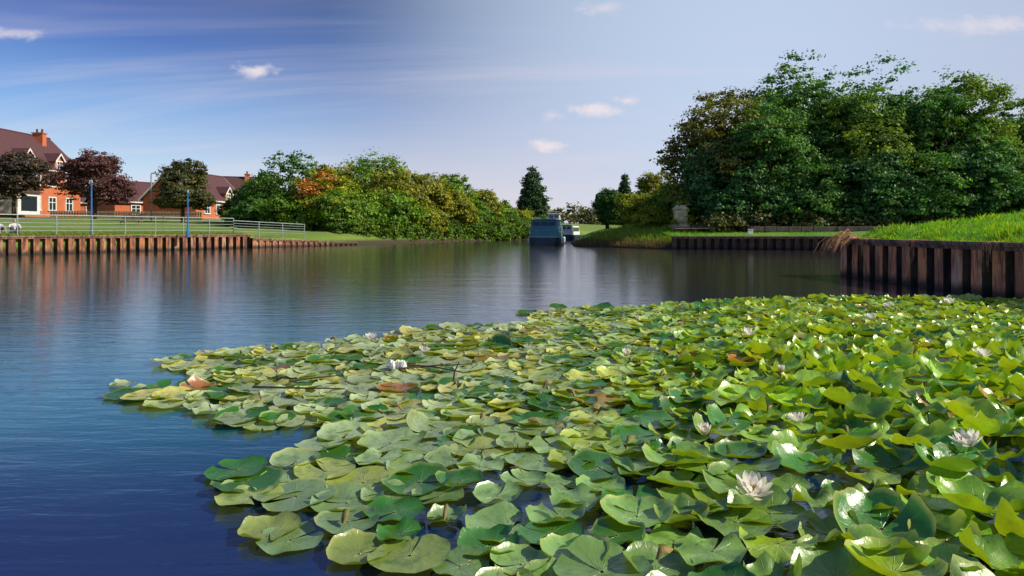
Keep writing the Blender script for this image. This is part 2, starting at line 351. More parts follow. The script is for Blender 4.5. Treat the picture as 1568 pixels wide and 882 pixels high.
ells+=[(x,200+random.uniform(-8,8),4,8,4,3+random.random()*2) for x in np.arange(-150,-10,8)]+[(x,150,3.5,8,4,4) for x in np.arange(60,140,8)]
V,F,C=crown(ells,1.2,.6,.24,32,(.13,.15,.05),.3,.2); np_mesh('distant_tree_line',V,F,M_leaf,col=C)
tree('riverside_tree',10.5,75,1.6,5.9,1.8,DG,skirt=.02,yell=.1)
tree('conifer_tree',13.0,79,1.6,7.3,1.3,(.04,.10,.03),skirt=.03,shape='cone',yell=.02)
tree('riverside_tree',15.3,72,1.6,7.8,2.7,OL,skirt=0,yell=.3)
tree('riverside_tree',11.6,62,1.4,4.6,2.2,YG,skirt=-.05,yell=.4)
tree('riverside_tree',14.5,60,1.4,5.6,2.4,MG,skirt=-.05,yell=.3)
tree('hawthorn_shrub',10.9,53,1.3,3.0,1.3,YG,lobes=4,skirt=0,lsize=.14,trunk=.06)
tree('hawthorn_shrub',12.9,50.5,1.3,3.3,1.0,OL,lobes=4,skirt=0,lsize=.14,trunk=.06)
G1=(.080,.205,.036); G2=(.062,.175,.046); G3=(.135,.24,.026)
Rt=[(15.8,51,12.6,4.0,(.17,.18,.03)),(14.4,49.5,8.2,2.2,G2),(18.0,48,10.6,3.3,G1),(21.6,52,15.2,4.4,G1),(24.5,49,12.2,3.8,G3),(27.3,51.5,14.8,4.8,G2),(30.5,49,12.0,3.8,G1),(33.6,51,13.6,4.1,G3),(37.8,52,11.8,3.8,G1),(43,52,11,4.5,G2),(50,53,12,5,G1),(16.3,47,5.6,2.6,G2),(20,46.6,5.8,2.8,G1),(23.8,46.4,6.6,2.9,G2),(27.6,46.4,6.8,3.0,G1),(31.5,46.4,7.0,3.0,G2),(35.5,46.5,6.8,3.0,G3),(40,47,7,3,G1),(24,58,12,5.4,G1),(34,58,11,5.4,G2)]
for x,y,tp,r,cn in Rt:
    tree('broadleaf_tree',x,y,1.2,tp,r,cn,lobes=11,skirt=0,csize=max(.45,r*.13),lsize=.185,yell=.2,trunk=.28,var=.38,dens=.75,lpc=50)
ells=[(x,44.9+random.uniform(-.3,.3),1.5,1.2,.8,.6+random.random()*.4) for x in np.arange(13.6,60,1.3)]
V,F,C=crown(ells,.5,.18,1.6,40,(.09,.11,.035),.4,.3); np_mesh('ivy_hedge',V,F,M_leaf,col=C)
# ------------------------------------------------------------ grass blades
def grass(name,P,h,col,wd=.012,lean=.35,mat=M_grassblade):
    n=len(P); a=rng.random(n)*6.28; hh=h*rng.uniform(.5,1.3,n); s=np.stack([np.cos(a),np.sin(a),0*a],1)*(wd)
    b=rng.random(n)*6.28; ln=np.stack([np.cos(b),np.sin(b),0*b],1)*(hh*lean*rng.random(n))[:,None]; up=np.zeros((n,3)); up[:,2]=hh
    V=np.empty((n,4,3)); V[:,0]=P-s; V[:,1]=P+s; V[:,2]=P+s*.7+ln*.4+up*.6; V[:,3]=P+ln*1.2+up
    c=np.array(col)*rng.uniform(.6,1.4,(n,1)); y=rng.random(n)<.14; c[y]=c[y]*np.array([2.0,1.2,1.0])
    np_mesh(name,V.reshape(-1,3),np.arange(n*4).reshape(-1,4),mat,col=np.repeat(c,4,axis=0))
n=80000; xs=8.70+rng.random(n)**1.7*9; ys=rng.uniform(7.5,17.8,n)
P=np.array([(x,y,mound_z(x,y)-.02) for x,y in zip(xs,ys)]); cl=np.clip(.5+.35*np.sin(xs*5.1+np.sin(ys*3.3)*2)+.35*np.sin(ys*6.1+xs*2),0,1)
grass('bank_grass',P,.04+.14*cl*rng.random(n)**1.5,np.stack([.13+.11*cl,.40+.04*cl,.02+0*cl],1),.008,.6)
n=26000; tt=rng.random(n); xs=4.5+tt*6; y0=np.interp(xs,[4.5,9.5,10.6],[50,42.4,42]); off=rng.random(n)**1.2*9; zz=np.interp(off,[0,.8,3,8,10],[.03,.28,.80,1.35,1.4])
grass('riverbank_reeds',np.stack([xs+off*.62,y0+off*.76+.1,zz-.05],1),.16+.35*rng.random(n)**3,np.where((off<1.2)[:,None],np.array([[.14,.12,.04]]),np.array([[.20,.32,.03]])),.02)
n=24000; xs=rng.uniform(10,45,n); y0=np.interp(xs,[9.8,18.9,45],[42.2,39.6,36.6]); off=rng.random(n)**1.2*7; zz=np.interp(off,[0,.7,1.8,8],[.80,.85,.95,1.22])
grass('bank_grass',np.stack([xs,y0+off+.3,zz-.05],1),.14,(.16,.42,.02),.02)
n=26000; tt=rng.random(n); xs=-34+tt*17; y0=np.interp(xs,[-45,-24.4,-17.5],[-8,32,44.8]); off=rng.random(n)*9
grass('lawn_grass_tufts',np.stack([xs-off*.8-.4,y0+off*.5,np.interp(off,[0,5,9],[.9,.98,1.1])],1),.10,(.18,.27,.03),.02)
n=75; a=rng.uniform(2.6,3.9,n); Lh=rng.uniform(.4,1.0,n); mb=MB()
for k in range(n):
    bx,by=8.70+rng.random()*.2,17.2+rng.random()*.6; dx,dy=math.cos(a[k]),math.sin(a[k])*.5; Lk=Lh[k]; up=rng.uniform(-.1,.35)
    mb.tube([(bx,by,.98),(bx+dx*Lk*.4,by+dy*Lk*.4,.98+up*Lk*.8),(bx+dx*Lk*.75,by+dy*Lk*.8,.98+up*Lk*.6-.2*Lk),(bx+dx*Lk*.95,by+dy*Lk,.98+up*Lk*.2-.5*Lk)],[.008,.008,.006,.003],3)
for k in range(60):
    by=[16.6,14.6,12.2][k%3]+rng.normal()*.15; L_=rng.uniform(.15,.55)
    mb.tube([(8.75,by,.99),(8.52,by+rng.uniform(-.05,.05),.99),(8.50,by+rng.uniform(-.08,.08),.98-L_)],[.005,.005,.003],3)
mb.obj('dry_grass_tuft',simple('dry_straw',(.60,.32,.16),(.36,.18,.08),6,.8,0))
# ------------------------------------------------------------ buildings (long side faces local -Y)
def house(name,loc,rz,W,Dp,eave,ridge,wins,chim=[],dorm=[],porch=None,hip=0):
    p=empty(name,loc,rz); mb=MB(); hw,hd=W/2,Dp/2
    mb.loft([[(-hw,-hd,-1),(hw,-hd,-1),(hw,hd,-1),(-hw,hd,-1)],[(-hw,-hd,eave),(hw,-hd,eave),(hw,hd,eave),(-hw,hd,eave)]],caps=False)
    if not hip:
        for s in (-1,1): mb.poly([(s*hw,-hd,eave),(s*hw,hd,eave),(s*hw,0,ridge-.12)])
    mb.obj('walls',M_brick,p); rf=MB(); o=.4; sl_=(ridge-eave)/hd; ze=eave-o*sl_
    for s in (-1,1):
        rx=hw+o-hip
        rings=[[(-hw-o,s*(hd+o),ze+.05),(-rx,0,ridge),(-rx,0,ridge+.15),(-hw-o,s*(hd+o),ze+.22)],[(hw+o,s*(hd+o),ze+.05),(rx,0,ridge),(rx,0,ridge+.15),(hw+o,s*(hd+o),ze+.22)]]
        rf.loft(rings)
        if hip: rf.poly([(s*(hw+o),-hd-o,ze+.2),(s*(hw+o),hd+o,ze+.2),(s*rx,0,ridge+.14)])
    rf.tube([(-hw-o+hip,0,ridge+.16),(hw+o-hip,0,ridge+.16)],.12,6)
    rf.obj('roof',M_tile,p)
    fr=MB(); gl=MB()
    fr.box((0,-hd-o-.06,ze+.08),(W+.8,.1,.18))
    if not hip:
        for s in (-1,1):
            for q in (-1,1): fr.loft([[(s*(hw+o)+s*.01,q*(hd+o),ze-.1),(s*(hw+o)+s*.05,q*(hd+o),ze-.1),(s*(hw+o)+s*.05,q*(hd+o),ze+.22),(s*(hw+o)+s*.01,q*(hd+o),ze+.22)],[(s*(hw+o)+s*.01,0,ridge-.18),(s*(hw+o)+s*.05,0,ridge-.18),(s*(hw+o)+s*.05,0,ridge+.15),(s*(hw+o)+s*.01,0,ridge+.15)]])
    def win(x,z,ww,hh,y):
        gl.box((x,y-.02,z),(ww,.05,hh))
        fr.box((x,y-.06,z+hh/2+.06),(ww+.3,.12,.14)); fr.box((x,y-.08,z-hh/2-.07),(ww+.4,.18,.14))
        for s in (-1,1): fr.box((x+s*(ww/2+.06),y-.06,z),(.14,.12,hh-.02))
        fr.box((x,y-.065,z),(.10,.08,hh-.02)); fr.box((x,y-.07,z+hh*.12),(ww-.02,.06,.08))
    for (x,z,ww,hh) in wins: win(x,z,ww,hh,-hd)
    for (x,yy,z1) in chim:
        zc=ridge-abs(yy)*sl_-.6; c=MB(); c.box((x,yy,(zc+z1)/2),(.75,1.3,z1-zc)); c.box((x,yy,z1+.06),(.95,1.5,.14)); c.obj('chimney',M_brick,p)
        c=MB()
        for q in(-.35,.3): c.tube([(x,yy+q,z1+.12),(x,yy+q,z1+.6)],[.14,.11],8)
        c.obj('chimney_pots',M_tile,p)
    for x in dorm:
        d=MB(); w2=.75; zb=eave-.6; zt=eave+1.0; ap=.8
        d.loft([[(x-w2,-hd-.08,zb),(x+w2,-hd-.08,zb),(x+w2,-hd-.08,zt),(x,-hd-.08,zt+ap),(x-w2,-hd-.08,zt)],[(x-w2,-hd+2.2,zb),(x+w2,-hd+2.2,zb),(x+w2,-hd+2.2,zt),(x,-hd+2.2,zt+ap),(x-w2,-hd+2.2,zt)]]); d.obj('dormer',M_brick,p)
        d=MB()
        for s in(-1,1): d.loft([[(x+s*.98,-hd-.35,zt-.2),(x,-hd-.35,zt+ap+.08),(x,-hd-.35,zt+ap+.2),(x+s*.98,-hd-.35,zt-.06)],[(x+s*.98,-hd+2.3,zt-.2),(x,-hd+2.3,zt+ap+.08),(x,-hd+2.3,zt+ap+.2),(x+s*.98,-hd+2.3,zt-.06)]])
        d.obj('dormer_roof',M_tile,p)
        for s in(-1,1): fr.loft([[(x+s*1.0,-hd-.39,zt-.32),(x,-hd-.39,zt+ap-.06),(x,-hd-.39,zt+ap+.2),(x+s*1.0,-hd-.39,zt-.06)],[(x+s*1.0,-hd-.36,zt-.32),(x,-hd-.36,zt+ap-.06),(x,-hd-.36,zt+ap+.2),(x+s*1.0,-hd-.36,zt-.06)]])
        win(x,eave+.4,.9,1.0,-hd-.08)
    if porch:
        x,ww=porch; fr.box((x,-hd-1.0,1.25),(ww,2.0,2.5)); gl.box((x,-hd-2.02,1.3),(ww*.7,.06,1.7))
        d=MB(); d.loft([[(x-ww/2-.2,-hd-2.3,2.52),(x+ww/2+.2,-hd-2.3,2.52),(x+ww/2+.2,-hd-.02,2.52),(x-ww/2-.2,-hd-.02,2.52)],[(x-ww/2-.2,-hd-2.3,2.6),(x+ww/2+.2,-hd-2.3,2.6),(x+ww/2+.2,-hd-.02,3.5),(x-ww/2-.2,-hd-.02,3.5)]]); d.obj('porch_roof',M_tile,p)
    fr.obj('window_frames',M_white,p); gl.obj('window_glass',M_glass,p); return p
w1=[]
for x in (-13,-10,-7,-3.6,-.6,2.6,5.6,8.4,11.6):
    w1.append((x,4.4,1.2,1.4)); 
    w1.append((x,1.5,1.2,1.5))
house('brick_house',(-61.2,76,2.9),R(90),28,8.6,5.9,10.2,w1,[(11.4,-.7,10.6),(-2,-.9,11.0)],[-9,-2,4.1,9.6],(1.6,3.6))
w2=[(-4,1.5,1.2,1.2),(-1,1.5,1.2,1.2),(4,1.5,1.0,1.2)]
house('brick_house',(-45.4,98.5,2.6),R(84),13.5,7.5,2.9,6.6,w2,[(-5,-.4,7.2)],[1.5])
house('brick_house',(-55.5,104,2.6),R(60),14,7,2.8,5.6,w2,[(2,0,6.2)])
house('brick_house',(-65,112,2.6),R(40),12,7,3.0,5.6,w2,[(3,0,6.2)],hip=2.5)
house('brick_house',(-49,118,2.6),R(20),16,7,3.6,7.6,w2,[(3,0,8.2)])
# ------------------------------------------------------------ fence, railings, posts
p=empty('wooden_fence'); mb=MB(); A=Vector((-54,80)); B=Vector((-38,84)); n=60
for k in range(n):
    q=A+(B-A)*k/n; mb.box((q.x,q.y,2.85),(.22,.03,1.2+random.uniform(-.03,.03)),math.atan2(4,16))
for z in (2.6,3.2): mb.box(((A.x+B.x)/2,(A.y+B.y)/2-.06,z),(16.4,.05,.08),math.atan2(4,16))
mb.obj('panels',M_wood,p)
p=empty('metal_railing'); mb=MB(); pts=[Vector((-40,3,.95)),Vector((-25.2,32,.95)),Vector((-18.2,44.6,.95)),Vector((-15.2,50,.75))]
for a,b_ in zip(pts[:-1],pts[1:]):
    n=max(1,round((b_-a).length/1.9))
    for k in range(n+1):
        q=a+(b_-a)*k/n; mb.tube([q-Vector((0,0,.2)),q+Vector((0,0,1.0 if a.y<44 else .85))],.032,6)
    hh=1.0 if a.y<44 else .85
    for z in (.2,.4,.6,.8,1.0): mb.tube([a+Vector((0,0,z*hh)),b_+Vector((0,0,z*hh))],.014 if z<1 else .028,6)
mb.obj('rails',M_steel,p)
for (x,y,zt) in [(-23.9,38.8,3.85),(-19.0,40.0,3.35)]:
    p=empty('blue_lamp_post'); mb=MB(); mb.tube([(x,y,.8),(x,y,1.2),(x,y,1.22),(x,y,zt)],[.08,.08,.045,.035],8); mb.obj('post',M_blue,p)
    mb=MB(); mb.tube([(x,y,zt),(x,y,zt+.04),(x,y,zt+.16),(x,y,zt+.2)],[.04,.07,.06,.02],8); mb.obj('lamp_head',M_steel,p)
p=empty('street_lamp'); mb=MB(); x,y=-37,70; mb.tube([(x,y,1.8),(x,y,3),(x,y,6.9),(x+.1,y-.1,7.0),(x+.3,y-.2,7.0)],[.10,.08,.06,.04,.03],8); mb.box((x+.45,y-.25,6.98),(.5,.2,.1)); mb.obj('post',M_steel,p)
p=empty('flagpole'); mb=MB(); x,y=16.7,76; mb.tube([(x,y,1.2),(x,y,5),(x,y,8.9)],[.08,.06,.045],8); mb.tube([(x,y,8.9),(x,y,8.96),(x,y,9.04)],[.03,.08,.02],8); mb.obj('pole',M_white,p)
p=empty('park_bench'); mb=MB()
for k in range(4): mb.box((-32.5,58+.0+k*.13,1.95),(1.8,.1,.04))
for k in range(3): mb.box((-32.5,58.5+.03*k,2.12+.14*k),(1.8,.03,.1))
for s in(-.75,.75): mb.box((-32.5+s,58.05,1.72),(.06,.08,.42)); mb.box((-32.5+s,58.55,1.95),(.06,.06,.95)); mb.box((-32.5+s,58.3,1.9),(.06,.5,.05))
mb.obj('slats',M_wood,p)
mb=MB(); mb.box((14.5,41.5,1.08),(.30,.10,.26)); mb.box((14.5,41.5,.9),(.06,.06,.5)); mb.box((14.5,41.44,1.23),(.34,.03,.04)); mb.obj('mooring_sign',M_white)
mb=MB(); x=15.2
while x<24:
    wd=random.uniform(.5,.9); mb.box((x+wd/2,43.6-(x-15)*.1,1.25),(wd-.03,.35,.30+random.uniform(-.03,.05)),-.1); x+=wd
mb.obj('low_stone_wall',simple('pink_stone',(.22,.15,.13),(.12,.09,.075),3,.9,.3),bevel=.02)
mb=MB(); X0,Y0=11.75,47.6
mb.box((X0,Y0,1.35),(1.1,.8,.5)); mb.box((X0,Y0,2.10),(.85,.6,1.0)); mb.box((X0,Y0,2.66),(1.0,.75,.12))
mb.loft([[(X0-.45,Y0-.32,2.72),(X0+.45,Y0-.32,2.72),(X0+.45,Y0+.32,2.72),(X0-.45,Y0+.32,2.72)],[(X0-.3,Y0-.15,2.92),(X0+.3,Y0-.15,2.92),(X0+.3,Y0+.15,2.92),(X0-.3,Y0+.15,2.92)]])
mb.obj('stone_pillar',simple('pale_stone',(.75,.66,.42),(.45,.44,.18),3,.9,.5),bevel=.04)
V,F,C=crown([(X0-.5,Y0-.3,1.5,.5,.4,.5),(X0+.5,Y0-.2,1.9,.4,.4,.7),(X0+.1,Y0+.1,2.9,.5,.4,.25)],.2,.10,5,30,(.24,.29,.03),.4,.4); np_mesh('pillar_ivy',V,F,M_leaf,col=C)
mb=MB(); mb.poly([(10.8,45.2,1.27),(12.6,44.0,1.27),(14.8,46.5,1.42),(13.2,52,1.62),(12.3,52,1.62)]); mb.obj('path',simple('gravel_path',(.34,.22,.17),(.25,.16,.13),4,.95,.3))
# ------------------------------------------------------------ seated people
def seated(name,x,y,z,rz,shirt,trs,hairc):
    par=empty(name,(x,y,z),rz)
    def skin(nm,vs,es,rs,mat,root=0):
        me=bpy.data.meshes.new(nm); me.from_pydata(vs,es,[]); me.update(); o=link(bpy.data.objects.new(nm,me),par)
        sm=o.modifiers.new('s','SKIN')
        for i,r_ in enumerate(rs): me.skin_vertices[0].data[i].radius=(r_,r_)
        me.skin_vertices[0].data[root].use_root=True
        ss=o.modifiers.new('ss','SUBSURF'); ss.levels=1; ss.render_levels=1; me.materials.append(mat); o.modifiers['s'].use_smooth_shade=True
    MS=simple(name+'_shirt',shirt,None,5,.9,0); MT=simple(name+'_trousers',trs,None,5,.9,0); MK=simple('skin_tone',(.5,.3,.22),(.45,.27,.2),5,.6,0); MH=simple(name+'_hair',hairc,None,5,.9,0)
    skin('torso_and_arms',[(0,.0,.14),(0,.03,.35),(0,0,.52),(-.19,0,.5),(.19,0,.5),(-.25,-.18,.33),(.25,-.18,.33),(-.12,-.38,.40),(.12,-.38,.40),(0,-.01,.58)],[(0,1),(1,2),(2,3),(2,4),(3,5),(4,6),(5,7),(6,8),(2,9)],[.15,.14,.13,.07,.07,.05,.05,.035,.035,.06],MS)
    skin('legs',[(0,0,.11),(-.1,-.05,.1),(.1,-.05,.1),(-.14,-.42,.44),(.14,-.42,.44),(-.14,-.62,.06),(.14,-.62,.06),(-.15,-.78,.04),(.15,-.78,.04)],[(0,1),(0,2),(1,3),(2,4),(3,5),(4,6),(5,7),(6,8)],[.13,.11,.11,.07,.07,.05,.05,.04,.04],MT)
    skin('head',[(0,0,.60),(0,-.01,.67),(0,-.02,.74),(0,-.01,.80)],[(0,1),(1,2),(2,3)],[.05,.075,.095,.07],MK)
    skin('hair',[(0,.03,.70),(0,.02,.77),(0,.0,.83)],[(0,1),(1,2)],[.07,.095,.07],MH)
    skin('nose',[(0,-.10,.735),(0,-.125,.72)],[(0,1)],[.014,.012],MK)
    for s in (-1,1):
        skin('hand',[(s*.12,-.38,.40),(s*.09,-.45,.41),(s*.07,-.50,.40),(s*.05,-.46,.43)],[(0,1),(1,2),(1,3)],[.03,.035,.02,.015],MK)
        for k in range(4): skin('finger',[(s*(.06+.018*k),-.47,.41),(s*(.06+.018*k),-.51-.006*(k%3),.405),(s*(.06+.018*k),-.53,.38)],[(0,1),(1,2)],[.009,.009,.008],MK)
seated('seated_person',-26.6,36.5,.97,R(40),(.75,.75,.78),(.05,.06,.12),(.08,.05,.03))
seated('seated_person',-27.3,36.2,.97,R(60),(.55,.6,.75),(.35,.3,.25),(.05,.03,.02))
# ------------------------------------------------------------ boats
M_teal=simple('teal_boat_paint',(.015,.20,.27),(.012,.16,.22),2,.4,0); M_hull=simple('dark_hull',(.01,.05,.07),(.012,.03,.04),2,.5,0)
M_cblue=simple('light_blue_canopy',(.08,.26,.46),(.06,.21,.38),2,.5,0)
def boat(name,loc,rz,hw,L_,cab_h,cmat,wheel=True):
    p=empty(name,loc,rz); mb=MB(); rings=[]
    for f,wf,zt in [(-.5,.72,.62),(-.47,.9,.60),(-.40,1,.56),(.3,1,.52),(.42,.75,.60),(.5,.08,.72)]:
        y=f*L_; w_=hw*wf; rings.append([(-w_*.86,y,-.3),(w_*.86,y,-.3),(w_,y,.25),(w_,y,zt),(-w_,y,zt),(-w_,y,.25)])
    mb.loft(rings); mb.obj('hull',M_hull,p)
    mb=MB(); ch=hw*.93; ct=hw*.82; y0,y1=-.46*L_,.30*L_
    mb.loft([[(-ch,y0,.60),(ch,y0,.60),(ct,y0+.12,cab_h),(-ct,y0+.12,cab_h)],[(-ch,y1,.56),(ch,y1,.56),(ct,y1-.1,cab_h),(-ct,y1-.1,cab_h)]]); mb.obj('cabin',cmat,p,bevel=.03)
    mb=MB(); mb.loft([[(-ct-.06,y0,cab_h+.003),(ct+.06,y0,cab_h+.003),(ct*.7,y0,cab_h+.09),(-ct*.7,y0,cab_h+.09)],[(-ct-.06,y1,cab_h+.003),(ct+.06,y1,cab_h+.003),(ct*.7,y1,cab_h+.09),(-ct*.7,y1,cab_h+.09)]]); mb.obj('cabin_roof',M_cblue,p,bevel=.02)
    g=MB(); f=MB(); zc=cab_h-.28
    for k in range(3):
        xx=(k-1)*ct*.62; g.loft([[(xx-ct*.26,y0+.03,zc-.13),(xx+ct*.26,y0+.03,zc-.13),(xx+ct*.25,y0+.06,zc+.14),(xx-ct*.25,y0+.06,zc+.14)],[(xx-ct*.26,y0+.1,zc-.13),(xx+ct*.26,y0+.1,zc-.13),(xx+ct*.25,y0+.13,zc+.14),(xx-ct*.25,y0+.13,zc+.14)]])
    for s in(-1,1):
        for k in range(5):
            yy=y0+1.2+k*(y1-y0-2)/4.5; g.box((s*(ch-.075),yy,1.25),(.14,.8,.45))
            for q in(-.45,.45): f.box((s*(ch-.07),yy+q,1.25),(.15,.05,.5))
    g.obj('windows',M_glass,p); f.box((0,y0-.02,.66),(ch*2,.04,.03)); f.obj('trim',M_white,p)
    f=MB(); f.tube([(-hw*.7,y0-.3,.6),(-hw*.7,y0-.3,1.15),(hw*.7,y0-.3,1.15),(hw*.7,y0-.3,.6)],.015,6)
    for s in(-1,1): f.tube([(s*ct*.8,y0+.3,cab_h+.08),(s*ct*.8,y0+.3,cab_h+.22),(s*ct*.8,y1-.3,cab_h+.22),(s*ct*.8,y1-.3,cab_h+.08)],.015,6)
    f.obj('handrails',M_steel,p)
    if wheel:
        mb=MB(); yw=y0+5.2; mb.loft([[(.0,yw,cab_h+.1),(1.0,yw,cab_h+.1),(.95,yw+.1,cab_h+.55),(.05,yw+.1,cab_h+.55)],[(.0,yw+2,cab_h+.1),(1.0,yw+2,cab_h+.1),(.95,yw+1.9,cab_h+.55),(.05,yw+1.9,cab_h+.55)]]); mb.box((.5,yw+1,cab_h+.59),(1.15,2.3,.07)); mb.obj('wheelhouse',M_white,p,bevel=.02)
        g=MB(); 
        for k in (-.5,.5): g.box((.5+k*.44,yw+.03,cab_h+.34),(.34,.06,.26))
        g.obj('wheelhouse_windows',M_glass,p)
        mb=MB()
        for s in (-1,1):
            for k in range(4):
                yy=-.35*L_+k*2.4; mb.tube([(s*(hw+.08),yy,.62),(s*(hw+.08),yy,.5),(s*(hw+.08),yy,.15),(s*(hw+.08),yy,.08)],[.02,.09,.09,.03],8)
        mb.obj('fenders',M_white,p,smooth=True)
    return p
boat('canal_boat',(3.05,57.5,0),R(-6),1.2,12.5,1.95,M_teal)
boat('cabin_cruiser',(7.0,84,0),R(-14),1.1,8,1.7,M_white,False)
# ------------------------------------------------------------ water lilies
poly=np.array([(-2.9,5.0),(-2.4,5.35),(-3.15,6.1),(-2.75,6.8),(-2.2,6.95),(-1.55,7.25),(-1.1,8.04),(-.6,8.4),(.38,8.65),(.3,9.7),(1.18,10.4),(2.65,10.5),(3.3,11.2),(5.9,11.7),(8.45,11.2),(8.45,1),(0,1),(-.05,2.2),(-.2,2.38),(-.58,2.5),(-.8,2.72),(-.6,2.95),(-1.0,3.0),(-1.25,3.18),(-1.1,3.6),(-1.05,4.0),(-1.3,4.22),(-1.86,4.28)])
def inside(x,y):
    c=False; j=len(poly)-1
    for i in range(len(poly)):
        xi,yi=poly[i]; xj,yj=poly[j]
        if (yi>y)!=(yj>y) and x<(xj-xi)*(y-yi)/(yj-yi)+xi: c=not c
        j=i
    return c
pads=[]; cell=.25; grid={}
tries=0
while tries<110000:
    tries+=1; x=random.uniform(-3.2,8.4); y=random.uniform(1.0,12.0)
    if not inside(x,y): continue
    gi,gj=int(x//cell),int(y//cell); ok=True; md=.165 if y>2.0 else .2
    for a in (-1,0,1):
        for b_ in (-1,0,1):
            for q in grid.get((gi+a,gj+b_),()):
                if (q[0]-x)**2+(q[1]-y)**2<md**2: ok=False;break
            if not ok:break
        if not ok:break
    if ok: grid.setdefault((gi,gj),[]).append((x,y)); pads.append((x,y))
pads+=[(-3.0,5.25),(-1.5,4.1),(-1.35,3.35),(-1.15,3.0),(-.95,2.68),(.2,9.8),(-1.7,7.4),(.7,10.3),(-1.2,3.12),(-.85,2.62),(-1.7,4.22)]
NR,NS=7,36; rr=np.array([.04,.3,.55,.76,.9,.965,1.0])
PV=[];PF=[];PC=[];PP=[]; off=0
ii,jj=np.meshgrid(np.arange(NR-1),np.arange(NS-1),indexing='ij'); qf=np.stack([ii*NS+jj,(ii+1)*NS+jj,(ii+1)*NS+jj+1,ii*NS+jj+1],-1).reshape(-1,4)
def sstep(x,a,b): 
    f=min(max((x-a)/(b-a),0),1); return f*f*(3-2*f)
for (x,y) in pads:
    q=x-.18*y; raise_=sstep(q,-.9,2.0)*(.45+.55*sstep(y,9,5)); near=1-sstep(y,2.8,4.8)
    Rp=random.uniform(.105,.178); 
    if random.random()<.12: Rp*=.7
    notch=random.uniform(.04,.20); th=np.linspace(notch,2*math.pi-notch,NS); Rg,T=np.meshgrid(rr,th,indexing='ij')
    ph=random.random()*6.28; ph2=random.random()*6.28
    nd=1-.10*np.exp(-((np.minimum(T,2*math.pi-T)-notch)/.18)**2)
    rad=Rg*Rp*(1+.03*np.sin(2*T+ph)+.012*np.sin(9*T+ph2))*nd
    lx=rad*np.cos(T); ly=rad*np.sin(T)
    amp=.006+.040*raise_*random.random()+.008*random.random()
    z=.004*Rg+amp*Rg**3*np.sin(random.choice([2,3,4,5])*T+ph)+.4*amp*Rg**5*np.sin(9*T+ph2)
    z+=Rp*Rg**2*raise_*random.uniform(-.15,.45)
    z+=random.choice([.006,.012,.020])*Rg**7
    if random.random()<.04+.16*raise_:
        fa=random.random()*6.28; dd=lx*math.cos(fa)+ly*math.sin(fa); e=np.clip(dd/Rp-.25,0,1); k=random.uniform(.3,.75); z+=Rp*k*e**1.3; lx-=math.cos(fa)*e**2*Rp*.5*k; ly-=math.sin(fa)*e**2*Rp*.5*k
    tilt=random.uniform(0,.07)+raise_*random.random()**1.4*.46; ta=random.random()*6.28
    if raise_>.3 and random.random()<.3: ta=random.uniform(2.4,4.2)
    M=Matrix.Rotation(random.random()*6.28,3,'Z'); M=Matrix.Rotation(tilt,3,(math.cos(ta),math.sin(ta),0))@M; M=np.array(M)
    P=np.stack([lx,ly,z],-1).reshape(-1,3)@M.T
    P+=np.array([x,y,.006+random.random()*.020+raise_*random.random()*.09]); 
    low=P[:,2].min()
    if raise_<.35: P[:,2]=np.maximum(P[:,2],.004+.003*random.random())
    elif low<-.03: P[:,2]-=low+.03
    pale_sheen=np.array([.46,.56,.30])*(1-near)+np.array([.25,.39,.18])*near; mid=np.array([.38,.56,.13])*(1-near)+np.array([.22,.42,.08])*near; brt=np.array([.34,.66,.010])*(1-.30*near)  # pale tone has the sky's sheen put into the pad colour
    c0=pale_sheen*(1-sstep(q,-2.0,1.2))+mid*sstep(q,-2.0,1.2); c0=c0*(1-.85*raise_)+brt*.85*raise_
    u=random.random()
    if u<.20: c0=c0*np.array([1.35,1.08,.6])
    elif u<.42: c0=np.array([.05,.23,.02])*(.8+raise_*.4)
    elif u<.440 and y>4: c0=np.array([.44,.27,.06])
    elif u<.450 and y>4: c0=np.array([.50,.18,.06])
    c0=np.minimum(c0*random.uniform(.72,1.25),.75)
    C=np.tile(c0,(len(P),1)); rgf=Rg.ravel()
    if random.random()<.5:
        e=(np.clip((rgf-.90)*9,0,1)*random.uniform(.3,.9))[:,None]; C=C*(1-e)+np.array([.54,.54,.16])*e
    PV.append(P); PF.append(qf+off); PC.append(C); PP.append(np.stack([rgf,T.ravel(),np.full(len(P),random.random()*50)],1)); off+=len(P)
m,t,b=newmat('lily_pad_leaf')
col=t.new('ShaderNodeAttribute',attribute_name='col').outputs['Color']; pv=t.new('ShaderNodeAttribute',attribute_name='pv').outputs['Vector']; vr,vt,vs=t.xyz(pv)
wob=t.noise(t.pos(),9,2,.5); vt2=t.math('ADD',vt,t.math('MULTIPLY',wob,.25))
sn=t.math('ABSOLUTE',t.math('SINE',t.math('MULTIPLY',vt2,8.5))); vein=t.math('MULTIPLY',t.smooth(t.math('MULTIPLY',sn,vr),.0,.10,1,0),t.smooth(vr,.05,.95,1,.1))
nz=t.noise(t.pos(),14,3,.6); c=t.mix(t.smooth(nz,.46,.74,0,.6),col,(.03,.13,.010))
nb=t.noise(t.pos(),45,2,.5); c=t.mix(t.smooth(nb,.66,.72,0,.6),c,(.16,.10,.03))
c=t.mix(t.math('MULTIPLY',vein,.38),c,(.55,.65,.3))
bf=t.new('ShaderNodeNewGeometry').outputs['Backfacing']; c=t.mix(t.math('MULTIPLY',bf,.45),c,(.34,.44,.03))
t.put(b.inputs['Base Color'],c); t.put(b.inputs['Roughness'],t.smooth(nz,.3,.7,.24,.42)); b.inputs['Specular IOR Level'].default_value=1.0
t.put(b.inputs['Normal'],t.bump(t.math('ADD',vein,t.math('MULTIPLY',nz,1.6)),.6,.006))
tr=t.new('ShaderNodeBsdfTranslucent'); t.put(tr.inputs[0],t.mix(1,c,(1.7,1.5,.3),'MULTIPLY'))
